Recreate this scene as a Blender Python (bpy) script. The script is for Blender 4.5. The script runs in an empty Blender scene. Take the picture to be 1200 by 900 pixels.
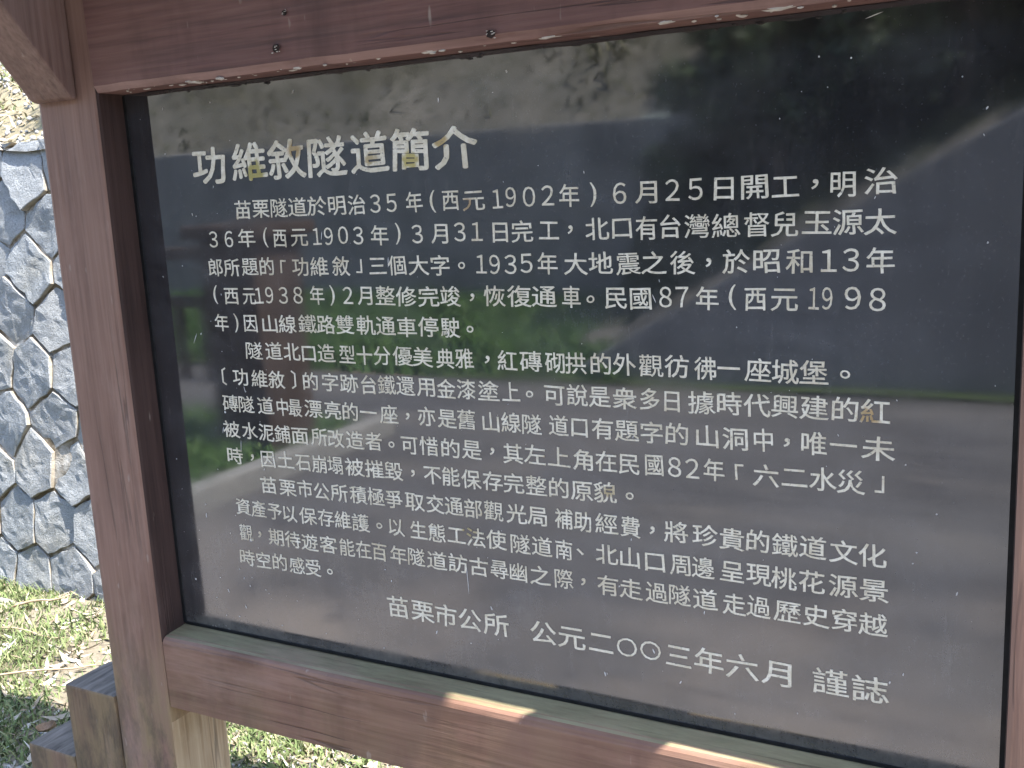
import bpy, bmesh, math, random
import numpy as np
from mathutils import Vector, Matrix, noise as mnoise

random.seed(7)
rng = np.random.default_rng(11)
S = bpy.context.scene
COL = S.collection

# ------------------------------------------------------------------ camera
cam_d = bpy.data.cameras.new('camera')
cam = bpy.data.objects.new('camera', cam_d)
COL.objects.link(cam)
cam_d.sensor_width = 36.0
cam_d.lens = 36.5367
cam_d.clip_start = 0.02
cam_d.clip_end = 2000
cam.matrix_world = Matrix(((0.882770, -0.044347, 0.467707, 1.188416), (0.467054, 0.190421, -0.863482, -1.233111), (-0.050768, 0.980700, 0.188811, 1.500543), (0, 0, 0, 1)))
S.camera = cam

# ------------------------------------------------------------------ light
SUN_DIR = Vector((0.508, -0.019, 0.861)).normalized()
EL = math.asin(SUN_DIR.z)
AZ = math.atan2(SUN_DIR.x, SUN_DIR.y)
world = bpy.data.worlds.new('World')
S.world = world
world.use_nodes = True
wn = world.node_tree
bg = wn.nodes['Background']
sky = wn.nodes.new('ShaderNodeTexSky')
sky.sky_type = 'NISHITA'
sky.sun_disc = False
sky.sun_elevation = EL
sky.sun_rotation = AZ
wn.links.new(sky.outputs[0], bg.inputs[0])
bg.inputs[1].default_value = 0.15
sun_d = bpy.data.lights.new('sun', 'SUN')
sun_d.energy = 3.4
sun_d.angle = math.radians(0.5)
sun_d.color = (1.0, 0.945, 0.87)
sun = bpy.data.objects.new('sun', sun_d)
COL.objects.link(sun)
sun.rotation_euler = SUN_DIR.to_track_quat('Z', 'Y').to_euler()
S.view_settings.view_transform = 'Standard'
S.view_settings.look = 'None'
S.view_settings.gamma = 1
S.view_settings.exposure = 2.36
S.render.engine = 'CYCLES'
S.cycles.max_bounces = 8
S.cycles.diffuse_bounces = 4

# ------------------------------------------------------------------ node helpers
class NT:
    def __init__(s, name):
        s.m = bpy.data.materials.new(name); s.m.use_nodes = True
        s.t = s.m.node_tree; s.b = s.t.nodes['Principled BSDF']
    def n(s, typ, **kw):
        x = s.t.nodes.new(typ)
        for k, v in kw.items():
            setattr(x, k, v)
        return x
    def l(s, a, b): s.t.links.new(a, b)
    def coord(s, scale=(1, 1, 1), src='Object', loc=(0, 0, 0)):
        tc = s.n('ShaderNodeTexCoord'); mp = s.n('ShaderNodeMapping')
        mp.inputs['Scale'].default_value = scale
        mp.inputs['Location'].default_value = loc
        s.l(tc.outputs[src], mp.inputs[0]); return mp.outputs[0]
    def noise(s, co, scale, detail=4, rough=.55, dist=0):
        x = s.n('ShaderNodeTexNoise')
        x.inputs['Scale'].default_value = scale; x.inputs['Detail'].default_value = detail
        x.inputs['Roughness'].default_value = rough; x.inputs['Distortion'].default_value = dist
        s.l(co, x.inputs['Vector']); return x.outputs['Fac']
    def ramp(s, f, stops):
        x = s.n('ShaderNodeValToRGB'); e = x.color_ramp.elements
        while len(e) < len(stops): e.new(.5)
        for q, (p, c) in zip(e, stops):
            q.position = p; q.color = (c, c, c, 1) if isinstance(c, (int, float)) else (*c, 1)
        s.l(f, x.inputs[0]); return x.outputs[0]
    def mix(s, f, a, b, mode='MIX'):
        x = s.n('ShaderNodeMix', data_type='RGBA', blend_type=mode)
        for sock, v in ((x.inputs[0], f), (x.inputs[6], a), (x.inputs[7], b)):
            if isinstance(v, (int, float)): sock.default_value = v
            elif isinstance(v, tuple): sock.default_value = (*v, 1)
            else: s.l(v, sock)
        return x.outputs[2]
    def math(s, op, a, b=None, clamp=False):
        x = s.n('ShaderNodeMath', operation=op); x.use_clamp = clamp
        for sock, v in zip(x.inputs, (a, b)):
            if v is None: continue
            if isinstance(v, (int, float)): sock.default_value = v
            else: s.l(v, sock)
        return x.outputs[0]
    def sep(s, co):
        x = s.n('ShaderNodeSeparateXYZ'); s.l(co, x.inputs[0]); return x.outputs
    def attr(s, name):
        x = s.n('ShaderNodeAttribute'); x.attribute_name = name; return x.outputs['Fac']
    def bump(s, h, strength=.3, dist=.01):
        x = s.n('ShaderNodeBump'); x.inputs['Strength'].default_value = strength
        x.inputs['Distance'].default_value = dist; s.l(h, x.inputs['Height'])
        s.l(x.outputs[0], s.b.inputs['Normal']); return x
    def set(s, base=None, rough=None, spec=None, ior=None):
        for k, v in (('Base Color', base), ('Roughness', rough), ('Specular IOR Level', spec), ('IOR', ior)):
            if v is None: continue
            i = s.b.inputs[k]
            if isinstance(v, tuple): i.default_value = (*v, 1)
            elif isinstance(v, (int, float)): i.default_value = v
            else: s.l(v, i)
        return s.m

def smooth(nt, x, lo, hi):
    r = nt.n('ShaderNodeMapRange', interpolation_type='SMOOTHSTEP')
    r.inputs['From Min'].default_value = lo; r.inputs['From Max'].default_value = hi
    nt.l(x, r.inputs[0]); return r.outputs[0]

# ------------------------------------------------------------------ materials
def wood(name, axis, base, light, dark, algae=0.0, topmoss=False, seedloc=0.0, lit_low=False):
    t = NT(name)
    long_, cross = 1.6, 46.0
    sc = [cross, cross, cross]; sc[axis] = long_
    co = t.coord(tuple(sc), loc=(seedloc, seedloc * 1.7, seedloc * .6))
    co1 = t.coord((1, 1, 1), loc=(seedloc, 0, seedloc))
    g1 = t.noise(co, 1.0, 6, .62, .35)
    sc2 = [140.0] * 3; sc2[axis] = 5.0
    g2 = t.noise(t.coord(tuple(sc2)), 1.0, 3, .6)
    big = t.noise(co1, 3.2, 4, .55)
    c = t.mix(t.ramp(g1, [(.3, 0.0), (.72, 1.0)]), dark, base)
    c = t.mix(t.math('MULTIPLY', t.ramp(g2, [(.45, 0.0), (.75, 1.0)]), .55), c, light)
    c = t.mix(t.math('MULTIPLY', t.ramp(g2, [(.28, 1.0), (.44, 0.0)]), .6), c, tuple(v * .7 for v in dark))
    c = t.mix(t.math('MULTIPLY', t.ramp(big, [(.38, 0.0), (.7, 1.0)]), .55), c, light)
    # dark water stains
    st = [9.0, 9.0, 9.0]; st[2] = 2.2
    w = t.noise(t.coord(tuple(st), loc=(3.1 + seedloc, 0, 0)), 1.0, 5, .6)
    c = t.mix(t.math('MULTIPLY', t.ramp(w, [(.52, 0.0), (.72, 1.0)]), .45), c, tuple(v * .45 for v in dark))
    pos = t.sep(t.coord())
    if algae:
        zf = smooth(t, pos[2], .92, .52)
        m1 = t.noise(t.coord((14, 14, 5.0)), 1.0, 6, .7)
        lum = t.math('MULTIPLY', t.ramp(m1, [(.36, 0.0), (.6, 1.0)]), zf)
        c = t.mix(t.math('MULTIPLY', lum, algae), c, (.26, .20, .10))
        m2 = t.noise(t.coord((22, 22, 8.0), loc=(9, 2, 4)), 1.0, 6, .75)
        lum2 = t.math('MULTIPLY', t.ramp(m2, [(.46, 0.0), (.6, 1.0)]), zf)
        c = t.mix(t.math('MULTIPLY', lum2, .62 if algae > .5 else .12), c, (.075, .06, .045))
    # pale scuffs
    s3 = [55.0] * 3; s3[2] = 16.0
    f = t.noise(t.coord(tuple(s3), loc=(1, 7, 2)), 1.0, 2, .5)
    c = t.mix(t.math('MULTIPLY', t.ramp(f, [(.70, 0.0), (.76, 1.0)]), .5), c, (.42, .36, .30))
    if topmoss:
        nn = t.n('ShaderNodeNewGeometry'); nz = t.sep(nn.outputs['Normal'])[2]
        mm = t.math('MULTIPLY', smooth(t, nz, .75, .97), t.ramp(t.noise(co1, 26, 5, .6), [(.25, .72), (.7, 1.0)]))
        c = t.mix(mm, c, t.mix(t.ramp(t.noise(t.coord((5, 30, 5)), 1.0, 6, .7), [(.36, 0.0), (.62, 1.0)]), (.17, .15, .085), (.30, .275, .16)))
    # drying checks along the grain, worn pale patches
    ck = [24.0] * 3; ck[axis] = .7
    n_ = t.noise(t.coord(tuple(ck), loc=(seedloc * 2, 4, 1)), 1.0, 3, .5)
    ckm = t.math('MULTIPLY', smooth(t, t.math('ABSOLUTE', t.math('SUBTRACT', n_, .5)), .012, .003), t.ramp(t.noise(t.coord((3, 3, 3), loc=(7, 0, seedloc)), 1.0, 3, .5), [(.50, 0.0), (.58, 1.0)]))
    c = t.mix(t.math('MULTIPLY', ckm, .5), c, (.03, .02, .016))
    fd = t.noise(t.coord(tuple(7.0 if i != axis else 2.2 for i in range(3)), loc=(0, 6, seedloc)), 1.0, 6, .68)
    c = t.mix(t.math('MULTIPLY', t.ramp(fd, [(.54, 0.0), (.70, 1.0)]), .42), c, tuple(v * 1.12 + .05 for v in light))
    h = t.math('SUBTRACT', t.math('ADD', t.math('MULTIPLY', g1, .7), t.math('MULTIPLY', g2, .5)), t.math('MULTIPLY', ckm, 1.5))
    t.bump(h, .45, .004)
    rg = t.ramp(big, [(.3, .55), (.7, .78)])
    return t.set(c, rg, .35)

M = {}
M['post'] = wood('post_wood', 2, (.248, .138, .098), (.315, .195, .145), (.158, .083, .061), algae=.8)
M['post2'] = wood('buttress_wood', 2, (.215, .128, .082), (.285, .19, .13), (.12, .07, .047), algae=.6, seedloc=2.3)
M['rail'] = wood('rail_wood', 0, (.225, .117, .082), (.30, .178, .128), (.134, .064, .046), topmoss=True, algae=.35, seedloc=5.1)
M['toprail'] = wood('top_rail_wood', 0, (.182, .086, .072), (.245, .137, .112), (.092, .047, .041), seedloc=8.7)
M['brace'] = wood('brace_wood', 2, (.21, .125, .102), (.285, .19, .16), (.125, .075, .06), seedloc=4.4)
M['reveal'] = wood('dark_inner_wood', 2, (.060, .034, .030), (.085, .05, .042), (.03, .018, .016), seedloc=1.4)
M['yellowish'] = wood('painted_sun_wood', 2, (.36, .265, .165), (.46, .37, .26), (.22, .14, .075), algae=.0, seedloc=9.2)  # pale yellow tone paints sunlight onto the lower inner post face
M['roofwood'] = wood('roof_wood', 1, (.12, .075, .055), (.17, .11, .085), (.06, .04, .032), seedloc=6.4)
M['oldwood'] = wood('railing_wood', 2, (.075, .05, .038), (.11, .075, .055), (.04, .027, .022), seedloc=3.3)

def end_grain():
    t = NT('weathered_end_grain')
    co = t.coord((60, 9, 60)); n1 = t.noise(co, 1, 6, .65, .6)
    n2 = t.noise(t.coord(), 30, 4)
    c = t.mix(t.ramp(n1, [(.35, 0.0), (.65, 1.0)]), (.07, .054, .04), (.235, .19, .15))
    c = t.mix(t.math('MULTIPLY', n2, .3), c, (.26, .235, .21))
    t.bump(n1, .7, .006); return t.set(c, .85, .2)
M['endgrain'] = end_grain()
M['lip'] = wood('bounce_lit_lip_wood', 0, (.27, .155, .13), (.35, .225, .19), (.16, .085, .07), seedloc=2.7)  # lighter tone paints the ground bounce on the down-facing chamfer

def granite():
    t = NT('polished_black_granite')
    co = t.coord()
    sp = t.noise(co, 420, 2, .5)
    c = t.mix(t.ramp(sp, [(.40, 0.0), (.75, 1.0)]), (.009, .0095, .011), (.024, .025, .028))
    z = t.sep(co)
    # settled dust and splash dirt: heavier towards the ledge, in its own blotches and runs
    d1 = t.noise(t.coord((1.0, 1, 1.2)), 5.0, 6, .62, .4)
    d2 = t.noise(t.coord((16, 1, 1.6)), 1.0, 5, .6)
    d3 = t.noise(co, 60, 4, .7)
    low = smooth(t, z[2], 1.12, .80)
    lowx = smooth(t, z[0], .95, .15)
    a = t.math('MULTIPLY', t.ramp(d1, [(.34, 0.0), (.72, 1.0)]), t.ramp(d3, [(.25, .45), (.75, 1.0)]))
    f = t.math('ADD', t.math('MULTIPLY', a, .09), t.math('MULTIPLY', t.math('MULTIPLY', low, lowx), t.math('ADD', t.math('MULTIPLY', a, .20), t.math('MULTIPLY', t.ramp(d2, [(.40, 0.0), (.75, 1.0)]), .20))), True)
    f = t.math('ADD', f, t.math('MULTIPLY', smooth(t, z[2], .815, .772), t.math('MULTIPLY', t.ramp(d3, [(.3, .2), (.7, 1.0)]), .35)), True)
    wear = t.math('MULTIPLY', low, t.math('MULTIPLY', a, .12))
    f = t.math('ADD', f, wear, True)
    c = t.mix(f, c, (.20, .175, .15))
    sm = t.noise(t.coord((5, 1, 8), loc=(2, 0, 7)), 1.0, 7, .68, .8)
    sm2 = t.noise(t.coord((38, 1, 30)), 1.0, 4, .65)
    f2 = t.math('MULTIPLY', t.ramp(sm, [(.42, 0.0), (.70, 1.0)]), t.ramp(sm2, [(.3, .35), (.7, 1.0)]))
    c = t.mix(t.math('ADD', t.math('MULTIPLY', f2, .28), .05), c, (.16, .165, .18))
    # wiped-on grime: fine diagonal rub marks and pin-point grit
    rb = t.noise(t.coord((90, 1, 14), loc=(3, 0, 2)), 1.0, 4, .7, 1.2)
    c = t.mix(t.math('MULTIPLY', t.ramp(rb, [(.55, 0.0), (.75, 1.0)]), .12), c, (.22, .21, .20))
    gr = t.noise(co, 310, 2, .6)
    c = t.mix(t.math('MULTIPLY', t.ramp(gr, [(.66, 0.0), (.74, 1.0)]), .30), c, (.25, .25, .25))
    # dark runs
    r = t.noise(t.coord((42, 1, 2.2), loc=(5, 0, 1)), 1.0, 3, .5)
    c = t.mix(t.math('MULTIPLY', t.math('MULTIPLY', t.ramp(r, [(.66, 0.0), (.72, 1.0)]), low), .6), c, (.02, .02, .02))
    rough = t.math('ADD', t.math('MULTIPLY', f, .45), t.ramp(d1, [(.3, .02), (.8, .065)]))
    return t.set(c, rough, .5, 2.25)
M['granite'] = granite()

def lettering():
    t = NT('cream_letter_paint')
    co = t.coord()
    n1 = t.noise(co, 75, 4, .65)
    n2 = t.noise(co, 9, 3, .6)
    c = t.mix(t.ramp(n1, [(.35, 0.0), (.7, 1.0)]), (.64, .58, .44), (.88, .83, .70))
    c = t.mix(t.math('MULTIPLY', t.ramp(n2, [(.50, 0.0), (.70, 1.0)]), .55), c, (.46, .38, .25))
    for (x, z, r, col) in ((.100, 1.538, .022, (.36, .31, .08)), (.178, 1.565, .016, (.40, .28, .13)), (.312, 1.545, .014, (.45, .36, .2)),
                           (.379, 1.540, .017, (.46, .38, .12)), (.430, 1.562, .013, (.42, .30, .12)),
                           (.465, 1.476, .015, (.36, .25, .14)), (.990, 1.214, .016, (.42, .28, .12)), (.66, 1.09, .012, (.45, .36, .2)), (.435, 1.008, .016, (.4, .32, .15))):
        vm = t.n('ShaderNodeVectorMath', operation='DISTANCE'); t.l(co, vm.inputs[0]); vm.inputs[1].default_value = (x, 0, z)
        dd = t.math('ADD', vm.outputs['Value'], t.math('MULTIPLY', t.math('SUBTRACT', n1, .5), .02))
        c = t.mix(t.math('MULTIPLY', smooth(t, dd, r, r * .45), .9), c, col)
    g = t.noise(co, 240, 3, .6)
    c = t.mix(t.math('MULTIPLY', t.ramp(g, [(.60, 0.0), (.72, 1.0)]), .7), c, (.16, .14, .12))
    return t.set(c, .65, .3)
M['letter'] = lettering()

def plain(name, a, b, scale=20, rough=.8, spec=.2, bump=.0, bscale=60, attr=None, attr_cols=None):
    t = NT(name)
    co = t.coord()
    c = t.mix(t.ramp(t.noise(co, scale, 5, .62), [(.3, 0.0), (.7, 1.0)]), a, b)
    if attr:
        x = t.n('ShaderNodeValToRGB'); e = x.color_ramp.elements
        while len(e) < len(attr_cols): e.new(.5)
        for q, (p, cc) in zip(e, attr_cols): q.position = p; q.color = (*cc, 1)
        t.l(t.attr(attr), x.inputs[0])
        c = t.mix(.35, x.outputs[0], c) if a is not b else x.outputs[0]
    if bump: t.bump(t.noise(co, bscale, 6, .65), bump, .01)
    return t.set(c, rough, spec)

M['sealant'] = plain('black_sealant', (.008, .008, .008), (.02, .02, .02), 40, .6)
M['web'] = plain('pale_web_debris', (.36, .32, .28), (.62, .58, .52), 60, .9)
M['speck'] = plain('white_specks', (.55, .53, .5), (.8, .79, .77), 200, .8)
M['hole'] = plain('dark_nail_hole', (.02, .015, .012), (.05, .035, .03), 200, .9)

def stone():
    t = NT('blue_grey_stone')
    co = t.coord()
    n1 = t.noise(co, 26, 6, .72); n2 = t.noise(co, 95, 5, .75); n3 = t.noise(co, 3.5, 3)
    n4 = t.noise(t.coord((1, 1, 3.0)), 30, 4, .7)
    c = t.mix(t.ramp(n1, [(.3, 0.0), (.7, 1.0)]), (.34, .37, .395), (.50, .525, .54))
    c = t.mix(t.math('MULTIPLY', t.ramp(n4, [(.5, 0.0), (.7, 1.0)]), .6), c, (.44, .46, .47))
    c = t.mix(t.math('MULTIPLY', t.ramp(n2, [(.56, 0.0), (.68, 1.0)]), .75), c, (.13, .155, .175))
    c = t.mix(t.math('MULTIPLY', t.attr('tint'), .30), c, (.42, .40, .36))
    c = t.mix(t.math('MULTIPLY', smooth(t, t.attr('tint'), .35, .0), .35), c, (.23, .255, .27))
    c = t.mix(t.math('MULTIPLY', t.ramp(n3, [(.56, 0.0), (.75, 1.0)]), .5), c, (.27, .235, .15))
    n5 = t.noise(co, 210, 4, .75)
    c = t.mix(t.math('MULTIPLY', t.ramp(n5, [(.54, 0.0), (.64, 1.0)]), .6), c, (.17, .20, .225))
    c = t.mix(t.math('MULTIPLY', t.ramp(n5, [(.34, 1.0), (.44, 0.0)]), .5), c, (.56, .57, .57))
    h = t.math('ADD', t.math('MULTIPLY', n1, .35), t.math('ADD', t.math('MULTIPLY', n2, .7), t.math('MULTIPLY', n5, .5)))
    t.bump(h, 1.0, .022)
    return t.set(c, .9, .2)
M['stone'] = stone()
def mortar():
    t = NT('old_mortar')
    co = t.coord()
    n1 = t.noise(co, 7, 5, .6); n2 = t.noise(co, 60, 4, .7)
    c = t.mix(t.ramp(n1, [(.42, 0.0), (.6, 1.0)]), (.15, .12, .08), (.48, .46, .42))
    c = t.mix(t.math('MULTIPLY', t.ramp(n2, [(.5, 0.0), (.7, 1.0)]), .5), c, (.09, .07, .045))
    t.bump(n2, .8, .01); return t.set(c, .95, .1)
M['mortar'] = mortar()
M['stoneside'] = plain('mud_stained_stone_side', (.20, .165, .115), (.40, .37, .32), 18, .95, .1, bump=.5)

def ground_mat(name, a, b, cc, s1=1.3, s2=35, rough=.95, bump=.6):
    t = NT(name); co = t.coord()
    c = t.mix(t.ramp(t.noise(co, s1, 6, .6), [(.35, 0.0), (.65, 1.0)]), a, b)
    c = t.mix(t.math('MULTIPLY', t.ramp(t.noise(co, s2, 5, .7), [(.5, 0.0), (.72, 1.0)]), .7), c, cc)
    t.bump(t.noise(co, s2 * 1.5, 5, .7), bump, .02); return t.set(c, rough, .2)
M['soil'] = ground_mat('dry_soil', (.15, .13, .095), (.24, .21, .16), (.085, .07, .05))
M['slope'] = ground_mat('bare_slope_soil', (.165, .140, .09), (.24, .208, .138), (.09, .10, .045), 1.1, 22)
M['hill'] = ground_mat('dry_hillside', (.15, .145, .115), (.28, .265, .22), (.05, .055, .03), 1.2, 7)
def hill():
    t = NT('dry_hillside_with_scrub'); co = t.coord()
    c = t.mix(t.ramp(t.noise(co, 1.2, 6, .6), [(.35, 0.0), (.65, 1.0)]), (.12, .115, .095), (.215, .20, .17))
    c = t.mix(t.math('MULTIPLY', t.ramp(t.noise(co, 7, 5, .7), [(.46, 0.0), (.66, 1.0)]), .75), c, (.06, .065, .04))
    x = t.math('ADD', t.sep(co)[0], t.math('MULTIPLY', t.noise(co, .9, 4, .6), 2.0))
    g = t.mix(t.noise(co, 9, 4, .7), (.022, .032, .014), (.06, .07, .035))
    c = t.mix(smooth(t, x, -1.3, -.3), c, g)
    t.bump(t.noise(co, 14, 5, .7), .7, .03); return t.set(c, .95, .1)
M['hill'] = hill()
M['verge'] = ground_mat('verge_soil', (.06, .10, .03), (.10, .14, .05), (.04, .05, .02), 1.2, 20)
def rubble():
    t = NT('rubble_with_scrub'); co = t.coord()
    c = t.mix(t.ramp(t.noise(co, 3.5, 6, .65), [(.38, 0.0), (.62, 1.0)]), (.07, .068, .06), (.20, .185, .165))
    c = t.mix(t.math('MULTIPLY', t.ramp(t.noise(co, 14, 5, .7), [(.48, 0.0), (.66, 1.0)]), .8), c, (.045, .045, .035))
    y = t.math('ADD', t.sep(co)[1], t.math('MULTIPLY', t.noise(co, 2.2, 4, .6), .9))
    c = t.mix(smooth(t, y, -6.25, -6.75), c, t.mix(t.noise(co, 9, 4, .7), (.022, .03, .014), (.06, .068, .035)))
    t.bump(t.noise(co, 22, 5, .7), .8, .03); return t.set(c, .95, .1)
M['rubble'] = rubble()
def road_mat():
    t = NT('worn_asphalt'); co = t.coord()
    c = t.mix(t.ramp(t.noise(t.coord((.5, 1.4, 1)), .9, 6, .6), [(.35, 0.0), (.65, 1.0)]), (.065, .064, .068), (.125, .122, .122))
    c = t.mix(t.math('MULTIPLY', t.ramp(t.noise(co, 90, 4, .7), [(.5, 0.0), (.7, 1.0)]), .5), c, (.22, .21, .20))
    c = t.mix(t.math('MULTIPLY', t.ramp(t.noise(t.coord((.35, .8, 1), loc=(4, 2, 0)), 1.6, 5, .6), [(.52, 0.0), (.66, 1.0)]), .6), c, (.19, .175, .16))
    y = t.sep(co)[1]
    near = smooth(t, t.math('ADD', y, t.math('MULTIPLY', t.noise(co, 1.1, 4, .6), 2.6)), -1.3, .3)
    c = t.mix(t.math('MULTIPLY', near, t.ramp(t.noise(t.coord((.8, .9, 1), loc=(1, 5, 0)), 1.7, 5, .6), [(.40, .1), (.56, 1.0)])), c, (.26, .225, .195))
    ln = t.noise(t.coord((.25, 9, 1)), 1, 3, .5)
    c = t.mix(t.math('MULTIPLY', t.ramp(ln, [(.58, 0.0), (.66, 1.0)]), .35), c, (.05, .05, .052))
    t.bump(t.noise(co, 130, 4, .7), .4, .01); return t.set(c, .85, .3)
M['road'] = road_mat()
M['kerb'] = plain('kerb_concrete', (.22, .22, .21), (.34, .33, .31), 8, .9, bump=.3)
def conc():
    t = NT('stained_concrete'); co = t.coord()
    c = t.mix(t.ramp(t.noise(t.coord((1.2, 1, .35)), 1.4, 6, .62), [(.35, 0.0), (.68, 1.0)]), (.21, .208, .21), (.33, .325, .325))
    c = t.mix(t.math('MULTIPLY', t.ramp(t.noise(t.coord((5, 1, .4)), 1, 5, .6), [(.55, 0.0), (.75, 1.0)]), .6), c, (.08, .085, .085))
    t.bump(t.noise(co, 40, 5, .7), .3, .01); return t.set(c, .9, .2)
M['concrete'] = conc()
GREENS = [(0.0, (.06, .095, .033)), (.35, (.11, .165, .055)), (.62, (.17, .21, .085)), (.82, (.27, .26, .145)), (1.0, (.38, .34, .24))]
M['grass'] = plain('grass_blades', (.10, .14, .055), (.19, .22, .10), 9, .7, .25, attr='tint', attr_cols=GREENS)
M['verge_grass'] = plain('verge_blades', (.05, .11, .025), (.10, .17, .045), 4, .7, .25, attr='tint',
                         attr_cols=[(0.0, (.045, .11, .028)), (.6, (.09, .19, .05)), (1.0, (.18, .25, .09))])
M['scrub'] = plain('dry_scrub', (.07, .075, .04), (.16, .15, .10), 1.5, .8, .2, attr='tint', attr_cols=[(0.0, (.03, .04, .018)), (.5, (.10, .105, .055)), (1.0, (.20, .18, .135))])
M['dry'] = plain('dry_leaves', (.28, .24, .18), (.42, .39, .33), 60, .75, .25, attr='tint',
                 attr_cols=[(0.0, (.17, .11, .07)), (.3, (.29, .22, .15)), (.7, (.42, .38, .31)), (1.0, (.56, .55, .51))])
M['gravel'] = plain('gravel_bits', (.25, .25, .25), (.4, .4, .39), 60, .9, .2, attr='tint',
                    attr_cols=[(0.0, (.14, .14, .15)), (.5, (.30, .30, .30)), (1.0, (.46, .45, .43))])
M['leaf'] = plain('tree_leaves', (.03, .05, .018), (.055, .08, .03), 2.5, .55, .35, attr='tint',
                  attr_cols=[(0.0, (.018, .034, .013)), (.6, (.035, .060, .022)), (1.0, (.07, .10, .04))])
M['bark'] = plain('bark', (.07, .055, .042), (.15, .12, .095), 14, .95, .1, bump=.8, bscale=30)
M['rock'] = plain('pale_rock', (.33, .31, .27), (.5, .47, .42), 14, .9, .2, bump=.7, bscale=20)
M['brownleaf'] = plain('curled_brown_leaf', (.20, .13, .08), (.31, .22, .15), 50, .7, .3)
M['twig'] = plain('dry_twig', (.30, .22, .14), (.42, .34, .24), 40, .85, .2)

# ------------------------------------------------------------------ object helpers
def tag(o, label=None, cat=None, group=None, kind=None):
    for k, v in (('label', label), ('category', cat), ('group', group), ('kind', kind)):
        if v: o[k] = v
    return o
def empty(name, loc=(0, 0, 0)):
    o = bpy.data.objects.new(name, None); o.location = loc; o.empty_display_size = .1; COL.objects.link(o); return o
def link(name, me, mats, parent=None, loc=None):
    o = bpy.data.objects.new(name, me); COL.objects.link(o)
    for m in (mats if isinstance(mats, (list, tuple)) else [mats]): me.materials.append(m)
    if parent: o.parent = parent
    if loc: o.location = loc
    return o
def bm_obj(name, bm, mats, parent=None, smooth_=False, loc=None):
    me = bpy.data.meshes.new(name); bm.normal_update(); bm.to_mesh(me); bm.free()
    if smooth_:
        me.polygons.foreach_set('use_smooth', [True] * len(me.polygons))
    return link(name, me, mats, parent, loc)
def box(bm, x0, x1, y0, y1, z0, z1, mi=0):
    vs = [bm.verts.new((x, y, z)) for x in (x0, x1) for y in (y0, y1) for z in (z0, z1)]
    fs = []
    for q in ((0, 1, 3, 2), (4, 6, 7, 5), (0, 4, 5, 1), (2, 3, 7, 6), (0, 2, 6, 4), (1, 5, 7, 3)):
        f = bm.faces.new([vs[i] for i in q]); f.material_index = mi; fs.append(f)
    bmesh.ops.recalc_face_normals(bm, faces=fs)
    return vs, fs
def bevel_all(bm, w, seg=2, edges=None):
    bmesh.ops.bevel(bm, geom=edges or bm.edges[:], offset=w, segments=seg, profile=.6, affect='EDGES')
def prism(bm, pts, x0, x1, mi=0):
    a = [bm.verts.new((x0, y, z)) for y, z in pts]; b = [bm.verts.new((x1, y, z)) for y, z in pts]
    n = len(pts); fs = [bm.faces.new(a), bm.faces.new(b[::-1])]
    for i in range(n): fs.append(bm.faces.new((a[i], b[i], b[(i + 1) % n], a[(i + 1) % n])))
    bmesh.ops.recalc_face_normals(bm, faces=fs)
    for f in fs: f.material_index = mi
def wobble(bm, amp, sc):
    for v in bm.verts:
        d = mnoise.noise_vector(v.co * sc); v.co += d * amp
def cut(bm, axis, step):
    lo = min(v.co[axis] for v in bm.verts); hi = max(v.co[axis] for v in bm.verts)
    n = int((hi - lo) / step)
    for i in range(1, n):
        p = [0, 0, 0]; p[axis] = lo + (hi - lo) * i / n; nn = [0, 0, 0]; nn[axis] = 1
        bmesh.ops.bisect_plane(bm, geom=bm.verts[:] + bm.edges[:] + bm.faces[:], plane_co=p, plane_no=nn)
def tube(bm, pts, rads, seg=8):
    rings = []
    for i, p in enumerate(pts):
        p = Vector(p)
        d = (Vector(pts[min(i + 1, len(pts) - 1)]) - Vector(pts[max(i - 1, 0)])).normalized()
        u = d.orthogonal().normalized(); w = d.cross(u)
        rings.append([bm.verts.new(p + (u * math.cos(2 * math.pi * k / seg) + w * math.sin(2 * math.pi * k / seg)) * rads[i]) for k in range(seg)])
    for a, b in zip(rings, rings[1:]):
        for k in range(seg): bm.faces.new((a[k], a[(k + 1) % seg], b[(k + 1) % seg], b[k]))
    bm.faces.new(rings[0][::-1]); bm.faces.new(rings[-1])
def np_mesh(name, V, F, tint=None, mats=None, parent=None, smooth_=False):
    """V (n,3), F (m,k) arrays -> object; tint one value per face"""
    me = bpy.data.meshes.new(name)
    me.vertices.add(len(V)); me.vertices.foreach_set('co', np.asarray(V, np.float32).ravel())
    k = F.shape[1]
    me.loops.add(F.size); me.loops.foreach_set('vertex_index', F.astype(np.int32).ravel())
    me.polygons.add(len(F)); me.polygons.foreach_set('loop_start', np.arange(0, F.size, k, dtype=np.int32))
    me.polygons.foreach_set('loop_total', np.full(len(F), k, np.int32))
    me.update(calc_edges=True); me.validate()
    if tint is not None:
        a = me.attributes.new('tint', 'FLOAT', 'FACE'); a.data.foreach_set('value', np.asarray(tint, np.float32))
    if smooth_: me.polygons.foreach_set('use_smooth', [True] * len(me.polygons))
    return link(name, me, mats, parent)
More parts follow.
